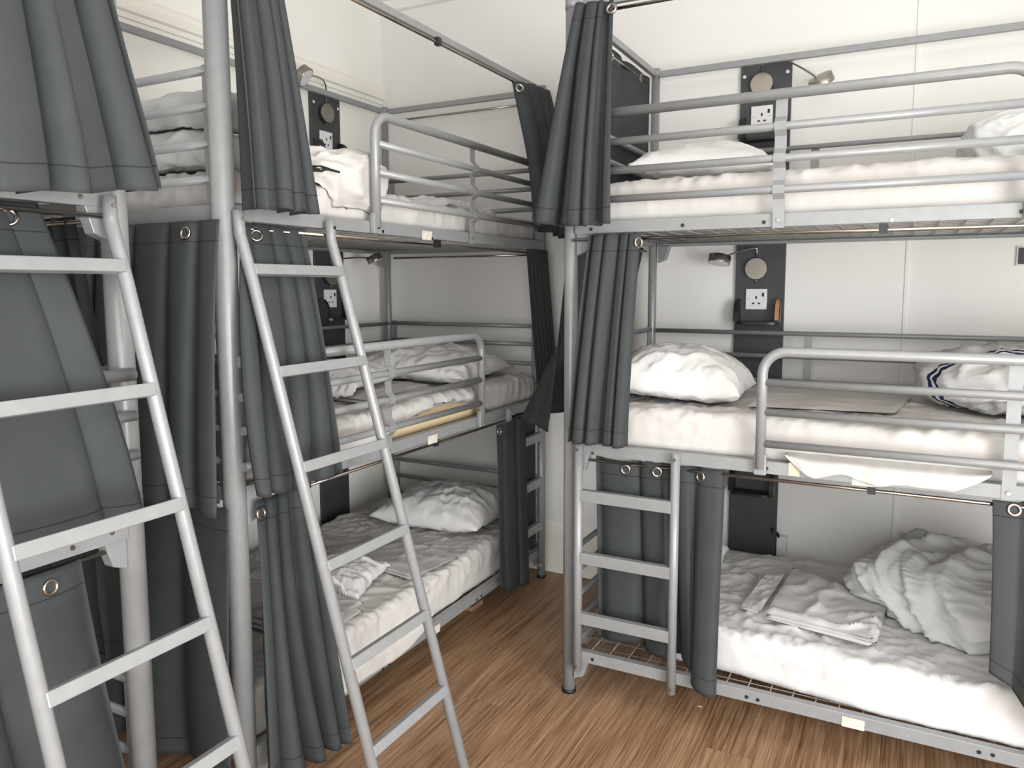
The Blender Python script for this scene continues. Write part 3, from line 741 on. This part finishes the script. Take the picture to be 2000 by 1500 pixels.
# corner bed
curtain('charcoal curtain hanging beside the near post, corner bed, top bunk', [(-.545, -1.085, 2.565), (-.540, -.99, 2.565), (-.548, -.915, 2.56)], [(-.480, -1.11, 1.79), (-.470, -.97, 1.80), (-.490, -.85, 1.80)], (1, 0, 0), 4, .016, .045, 41, mid=[(-.510, -1.095, 2.18), (-.503, -.965, 2.18), (-.513, -.885, 2.18)], lag=.22, gw=.17)
curtain('charcoal curtain bundled at the far post, corner bed, top bunk', [(-.548, .61, 2.525), (-.545, .80, 2.555), (-.548, .985, 2.56)], [(-.505, .745, 1.87), (-.49, .90, 1.845), (-.45, 1.06, 1.82)], (1, 0, 0), 4, .014, .038, 42, (.05,), mid=[(-.495, .66, 2.2), (-.49, .84, 2.2), (-.48, 1.005, 2.19)], lag=.22)
curtain('charcoal curtain of narrow folds at the far post, corner bed, middle bunk', [(-.564, .745, 1.766), (-.564, .975, 1.766)], [(-.528, .81, 1.02), (-.525, 1.02, 1.015)], (1, 0, 0), 5, .010, .018, 43, (.3,), jit=.004, lag=.22)
curtain('charcoal curtain behind the sloping ladder, corner bed, middle bunk', [(-.576, -1.035, 1.766), (-.582, -.78, 1.764)], [(-.480, -1.11, 1.0), (-.475, -.95, .985), (-.480, -.765, .995)], (1, 0, 0), 4, .008, .036, 44, (.22,), mid=[(-.509, -1.115, 1.377), (-.504, -.92, 1.377), (-.509, -.785, 1.377)], lag=.22)
curtain('dark curtain drawn across the near end, corner bed, middle bunk', [(-1.50, -1.122, 1.766), (-.562, -1.126, 1.766)], [(-1.50, -1.178, .96), (-.518, -1.184, .965)], (0, -1, 0), 6, .010, .048, 45, (.86,), mid=[(-1.50, -1.162, 1.37), (-.535, -1.168, 1.37)], lag=.22)
curtain('charcoal curtain of thick folds beside the near post, corner bed, bottom bunk', [(-.570, -1.035, .952), (-.568, -.82, .95)], [(-.52, -1.10, .125), (-.495, -.92, .10), (-.495, -.775, .09)], (1, 0, 0), 4, .012, .052, 46, (.06,), mid=[(-.53, -1.075, .54), (-.525, -.96, .53), (-.53, -.80, .53)], lag=.22)
curtain('smooth dark curtain drawn across the near end, corner bed, bottom bunk', [(-1.50, -1.105, .951), (-.585, -1.124, .951)], [(-1.50, -1.150, .13), (-.565, -1.156, .15)], (0, -1, 0), 3, .007, .024, 47, gw=.32, mid=[(-1.50, -1.140, .54), (-.572, -1.148, .54)])
curtain('charcoal curtain hanging flat in front of the fixed ladder, corner bed, bottom bunk', [(-.535, .365, .952), (-.525, .50, .953), (-.525, .64, .952)], [(-.518, .37, .175), (-.514, .50, .14), (-.514, .655, .11)], (1, 0, 0), 2, .006, .010, 48, (.1,))
curtain('dark curtain behind the rungs of the fixed ladder, corner bed, bottom bunk', [(-.600, .63, .950), (-.600, .91, .950)], [(-.600, .65, .205), (-.600, .92, .205)], (1, 0, 0), 3, .006, .006, 49, (.5,), jit=.003)
# nearest left bed
curtain('grey curtain flaring out over the top bunk of the nearest bed', [(-.548, -1.85, 2.565), (-.545, -1.68, 2.565), (-.550, -1.51, 2.565)], [(-.435, -1.95, 1.75), (-.425, -1.68, 1.775), (-.435, -1.415, 1.81)], (1, .15, 0), 4, .030, .070, 51, gw=.17, warp=1.5, mid=[(-.48, -1.90, 2.15), (-.475, -1.68, 2.16), (-.48, -1.475, 2.18)], lag=.22)
curtain('grey curtain behind the sloping ladder, nearest bed, middle bunk', [(-.588, -2.3, 1.766), (-.588, -1.61, 1.766)], [(-.508, -2.3, 1.04), (-.503, -1.46, 1.02)], (1, 0, 0), 3, .005, .020, 52, (.93,), mid=[(-.514, -2.3, 1.38), (-.510, -1.535, 1.38)], gw=.32)
curtain('dark narrow curtain at the bed end, nearest bed, middle bunk', [(-1.0, -1.382, 1.765), (-.80, -1.382, 1.765)], [(-.95, -1.372, 1.0), (-.645, -1.372, 1.0)], (0, 1, 0), 3, .007, .010, 53)
curtain('grey blue curtain with steel eyelet behind the sloping ladder, nearest bed, bottom bunk', [(-.572, -2.2, .952), (-.572, -1.555, .945)], [(-.525, -2.2, .12), (-.518, -1.455, .14)], (1, 0, 0), 3, .008, .030, 54, (.84,), gw=.3)
curtain('dull green grey curtain at the bed end, nearest bed, bottom bunk', [(-1.3, -1.382, .951), (-.645, -1.382, .951)], [(-1.3, -1.370, .55), (-.645, -1.370, .57)], (0, 1, 0), 3, .007, .010, 55)
# ------------------------------------------------------------------ bedside boards, sockets, shelves, lamps
T_WR = (np.eye(3), np.array([.486, YB-.002, 0.]))                                 # board frame: x along wall, -y out of the wall
cL = (at(601, 180, 'X', XL+.02)[1]+at(668, 200, 'X', XL+.02)[1])/2
T_WL = (np.array([[0, -1, 0], [1, 0, 0], [0, 0, 1.]]), np.array([XL+.002, cL, 0.]))  # x along the wall, -y out into the room
def board(label, T):
    r = thing('bedside_board', label, 'wall board', tuple(T[0]@np.array([0, -.01, .28])+T[1]))
    MB().box(-.112, .112, -.0194, 0, .285, 2.60).build('board', M['board'], r, T, bev=.0015)
    for x in (-.095, .095):
        for z in (2.545, 1.80, 1.0): MB().tube([(x, -.020, z), (x, -.0225, z)], .008, 12).build('screw_cap', M['socket'], r, T)
    return r
board('tall dark grey board on the back wall behind the back wall bed', T_WR)
board('tall dark grey board on the left wall behind the corner bed', T_WL)
def socket(label, T, z, g):
    r = thing('wall_socket', label, 'socket', tuple(T[0]@np.array([-.012, -.02, z-.05])+T[1]))
    MB().box(-.060, .036, -.029, -.020, z-.048, z+.048).build('plate', M['socket'], r, T, bev=.002)
    for x, zz, w, h in ((-.012, z+.008, .004, .007), (-.025, z-.020, .006, .0035), (.001, z-.020, .006, .0035)):
        MB().box(x-w, x+w, -.0296, -.0284, zz-h, zz+h).build('pin_hole', M['black'], r, T)
    MB().box(.014, .024, -.031, -.028, z+.012, z+.030).build('switch', M['black'], r, T)
    for x in (-.048, .024): MB().tube([(x, -.029, z), (x, -.030, z)], .003, 8).build('screw', M['steel'], r, T)
def shelf(label, T, z, wood=False):
    r = thing('corner_shelf', label, 'shelf', tuple(T[0]@np.array([0, -.06, z])+T[1]))
    c = MB(); n = 9; d = .105
    pts = [(-.105, -.02), (.105, -.02)]+[(.105-.05+.05*math.cos(t), -d+.05-.05*math.sin(t)) for t in np.linspace(0, math.pi/2, n)]+[(-.105+.05-.05*math.sin(t), -d+.05-.05*math.cos(t)) for t in np.linspace(0, math.pi/2, n)]
    c.prism(pts, 'z', z, z+.012); c.build('shelf_plate', M['shelfblack'], r, T)
    for s in (-1, 1):
        cv = [(-.04-.05*math.sin(t), z+.02+.095*math.cos(t)) for t in np.linspace(0, math.pi/2, 9)]
        q = [(-.02, z+.012), (-.02, z+.115)]+cv+[(-.09, z+.012)]
        x0, x1 = sorted((s*.105, s*.083))
        side = MB().prism(q, 'x', x0, x1).build('shelf_side', M['shelfblack'], r, T)
        if wood and s > 0: MB().strip([((x0+x1)/2-.002, y-.001, zz+.001) for y, zz in cv], (.018, 0, 0), .002).build('veneer', M['wood'], side, T, label='bare orange plywood edge')
def lamp(label, T, z, path, hd, axis, r0=.049, r1=.051):
    """round wall plate with a gooseneck arm to a drum shaped head; path in board coordinates"""
    r = thing('reading_lamp', label, 'lamp', tuple(T[0]@np.array([-.014, -.03, z])+T[1]))
    MB().tube([(-.014, -.020, z), (-.014, -.044, z), (-.014, -.047, z)], r0, 28).build('wall_plate', M['steel'], r, T)
    MB().tube([(-.014, -.034, z-r0), (-.014, -.034, z-r0-.014)], .004, 8).build('pull_switch', M['chrome'], r, T)
    MB().tube([(-.014, -.034, z+r0-.004)]+path, .0042, 10).build('gooseneck', M['chrome'], r, T)
    a = np.array(axis, float); a /= np.linalg.norm(a); h = np.array(hd, float)
    hb = MB().tube([h-a*.018, h+a*.014, h+a*.018], r1, 26).build('lamp_head', M['steel'], r, T)
    MB().tube([h+a*.0175, h+a*.020], r1*.86, 24).build('lens', M['socket'], hb, T)
ZD = [.848, 1.662, 2.500]
def q(T, p): return tuple(np.linalg.inv(T[0])@(np.array(p)-T[1]))
hR1 = q(T_WR, at(1405, 507, 'Y', .97)); hR2 = q(T_WR, at(1604, 157, 'Y', 1.0)); hR0 = q(T_WR, at(1495, 942, 'Y', 1.0))
def neck(z, top, h, mid=None):
    a = np.array((-.014, -.036, z+top)); h = np.array(h); m = (a+h)/2+np.array((0, 0, .02)) if mid is None else np.array(mid)
    pts = []
    for t in np.linspace(0, 1, 10): pts.append(tuple(a*(1-t)**2+m*2*t*(1-t)+h*t*t))
    return pts
lamp('steel reading lamp on the back wall board over the middle bunk', T_WR, ZD[1], neck(ZD[1], .095, hR1), hR1, (-.1, -.25, -.95))
lamp('steel reading lamp on the back wall board over the top bunk', T_WR, ZD[2], neck(ZD[2], .10, hR2, (.05, -.06, ZD[2]+.14)), hR2, (.35, .45, -.82))
lamp('steel reading lamp low on the back wall board, half hidden by the middle rail', T_WR, ZD[0], [(-.014, -.045, ZD[0]+.065), (.0, -.055, ZD[0]+.075)], (.0, -.066, ZD[0]+.055), (0, -.2, -.95))
hL2 = q(T_WL, at(592, 148, 'X', XL+.18)); hL1 = q(T_WL, at(731, 500, 'X', XL+.24)-np.array([0, 0, .012]))
lamp('steel reading lamp on the corner bed board over the top bunk', T_WL, ZD[2], neck(ZD[2], .11, hL2, (-.03, -.06, ZD[2]+.20)), hL2, (.35, -.7, -.6))
lamp('steel reading lamp on the corner bed board, tucked under the top bunk', T_WL, ZD[1]-.02, neck(ZD[1], .06, hL1), hL1, (.25, -.35, -.9), r1=.043)
for T, side, k in ((T_WR, 'back wall board', 0), (T_WL, 'corner bed board', 1)):
    for lv, nm in enumerate(('bottom', 'middle', 'top')):
        if (lv == 0): 
            shelf('black rounded shelf on the %s at %s bunk height' % (side, nm), T, ZD[lv]-.258); continue
        socket('white single socket on the %s at %s bunk height' % (side, nm), T, ZD[lv]-.142, None)
        shelf('black shelf%s on the %s at %s bunk height' % (' with one bare orange edge' if (k == 0 and lv == 1) else '', side, nm), T, ZD[lv]-.258, wood=(k == 0 and lv == 1))

# ------------------------------------------------------------------ small things
p0, p1 = at(1989, 484, 'Y', YB), at(1989, 516, 'Y', YB)
wp = MB().box(p0[0]-.006, p0[0]+.076, YB-.012, YB, p1[2]-.006, p0[2]+.006).build('wall_plate', M['socket'], bev=.002)
tag(wp, 'small black wall plate with a white rim behind the back wall bed', 'wall plate')
MB().box(p0[0], p0[0]+.07, YB-.015, YB-.011, p1[2], p0[2]).build('black_insert', M['black'], wp)
tr = thing('cable_trunking', 'short white cable trunking with black cable end beside the back wall board', 'trunking', (.63, YB-.02, 0))
MB().box(.603, .648, YB-.036, YB, 0.28, .392).build('trunking_cover', M['socket'], tr, bev=.002)
MB().tube([(.612, YB-.03, .385), (.606, YB-.035, .405), (.585, YB-.04, .41), (.58, YB-.03, .425)], .007, 8).build('cable_end', M['black'], tr)
c = at(925, 1186, 'Z', 0)
tag(MB().box(c[0]-.06, c[0]+.02, c[1]-.05, c[1]+.06, 0, .022).build('cardboard_scrap', M['cardboard'], bev=.003), 'flat reddish brown cardboard scrap under the corner bed', 'cardboard')
c = at(1140, 1250, 'Z', 0)
tag(MB().prism([(c[0]-.05, 0), (c[0]+.03, 0), (c[0]-.02, .09)], 'y', c[1]-.03, c[1]+.03).build('cardboard_scrap', M['cardboard']), 'folded brown cardboard scrap on the floor behind the post of the back wall bed', 'cardboard')
c = at(1367, 1380, 'Z', 0)
tag(MB().prism([(c[0]-.008, c[1]-.003), (c[0]+.008, c[1]-.004), (c[0]+.006, c[1]+.004), (c[0]-.004, c[1]+.003)], 'z', 0, .002).build('paper_scrap', M['socket']), 'tiny white paper scrap on the floor in front of the back wall bed', 'paper')
# black piping cord of the duvet on the top bunk of the corner bed, laid on its surface
from mathutils.bvhtree import BVHTree
def on_surface(o, px):
    t = BVHTree.FromPolygons([tuple(o.matrix_world@v.co) for v in o.data.vertices], [tuple(p.vertices) for p in o.data.polygons])
    out = []
    for x, y in px:
        d = at(x, y, 'X', -.9)-CAM; hit = t.ray_cast(Vector(CAM), Vector(d).normalized())
        if hit[0] is not None: out.append(np.array(hit[0])+np.array(hit[1])*.003)
    return out
bpy.context.view_layer.update()
for px in (((596, 318), (606, 327), (620, 331), (636, 331), (650, 334), (662, 337)), ((598, 328), (612, 333), (628, 334), (642, 330), (628, 327), (610, 325))):
    pts = on_surface(DV, px)
    if len(pts) > 2: MB().tube(pts, .004, 8).build('piping', M['stitch'], DV, label='black piping cord')
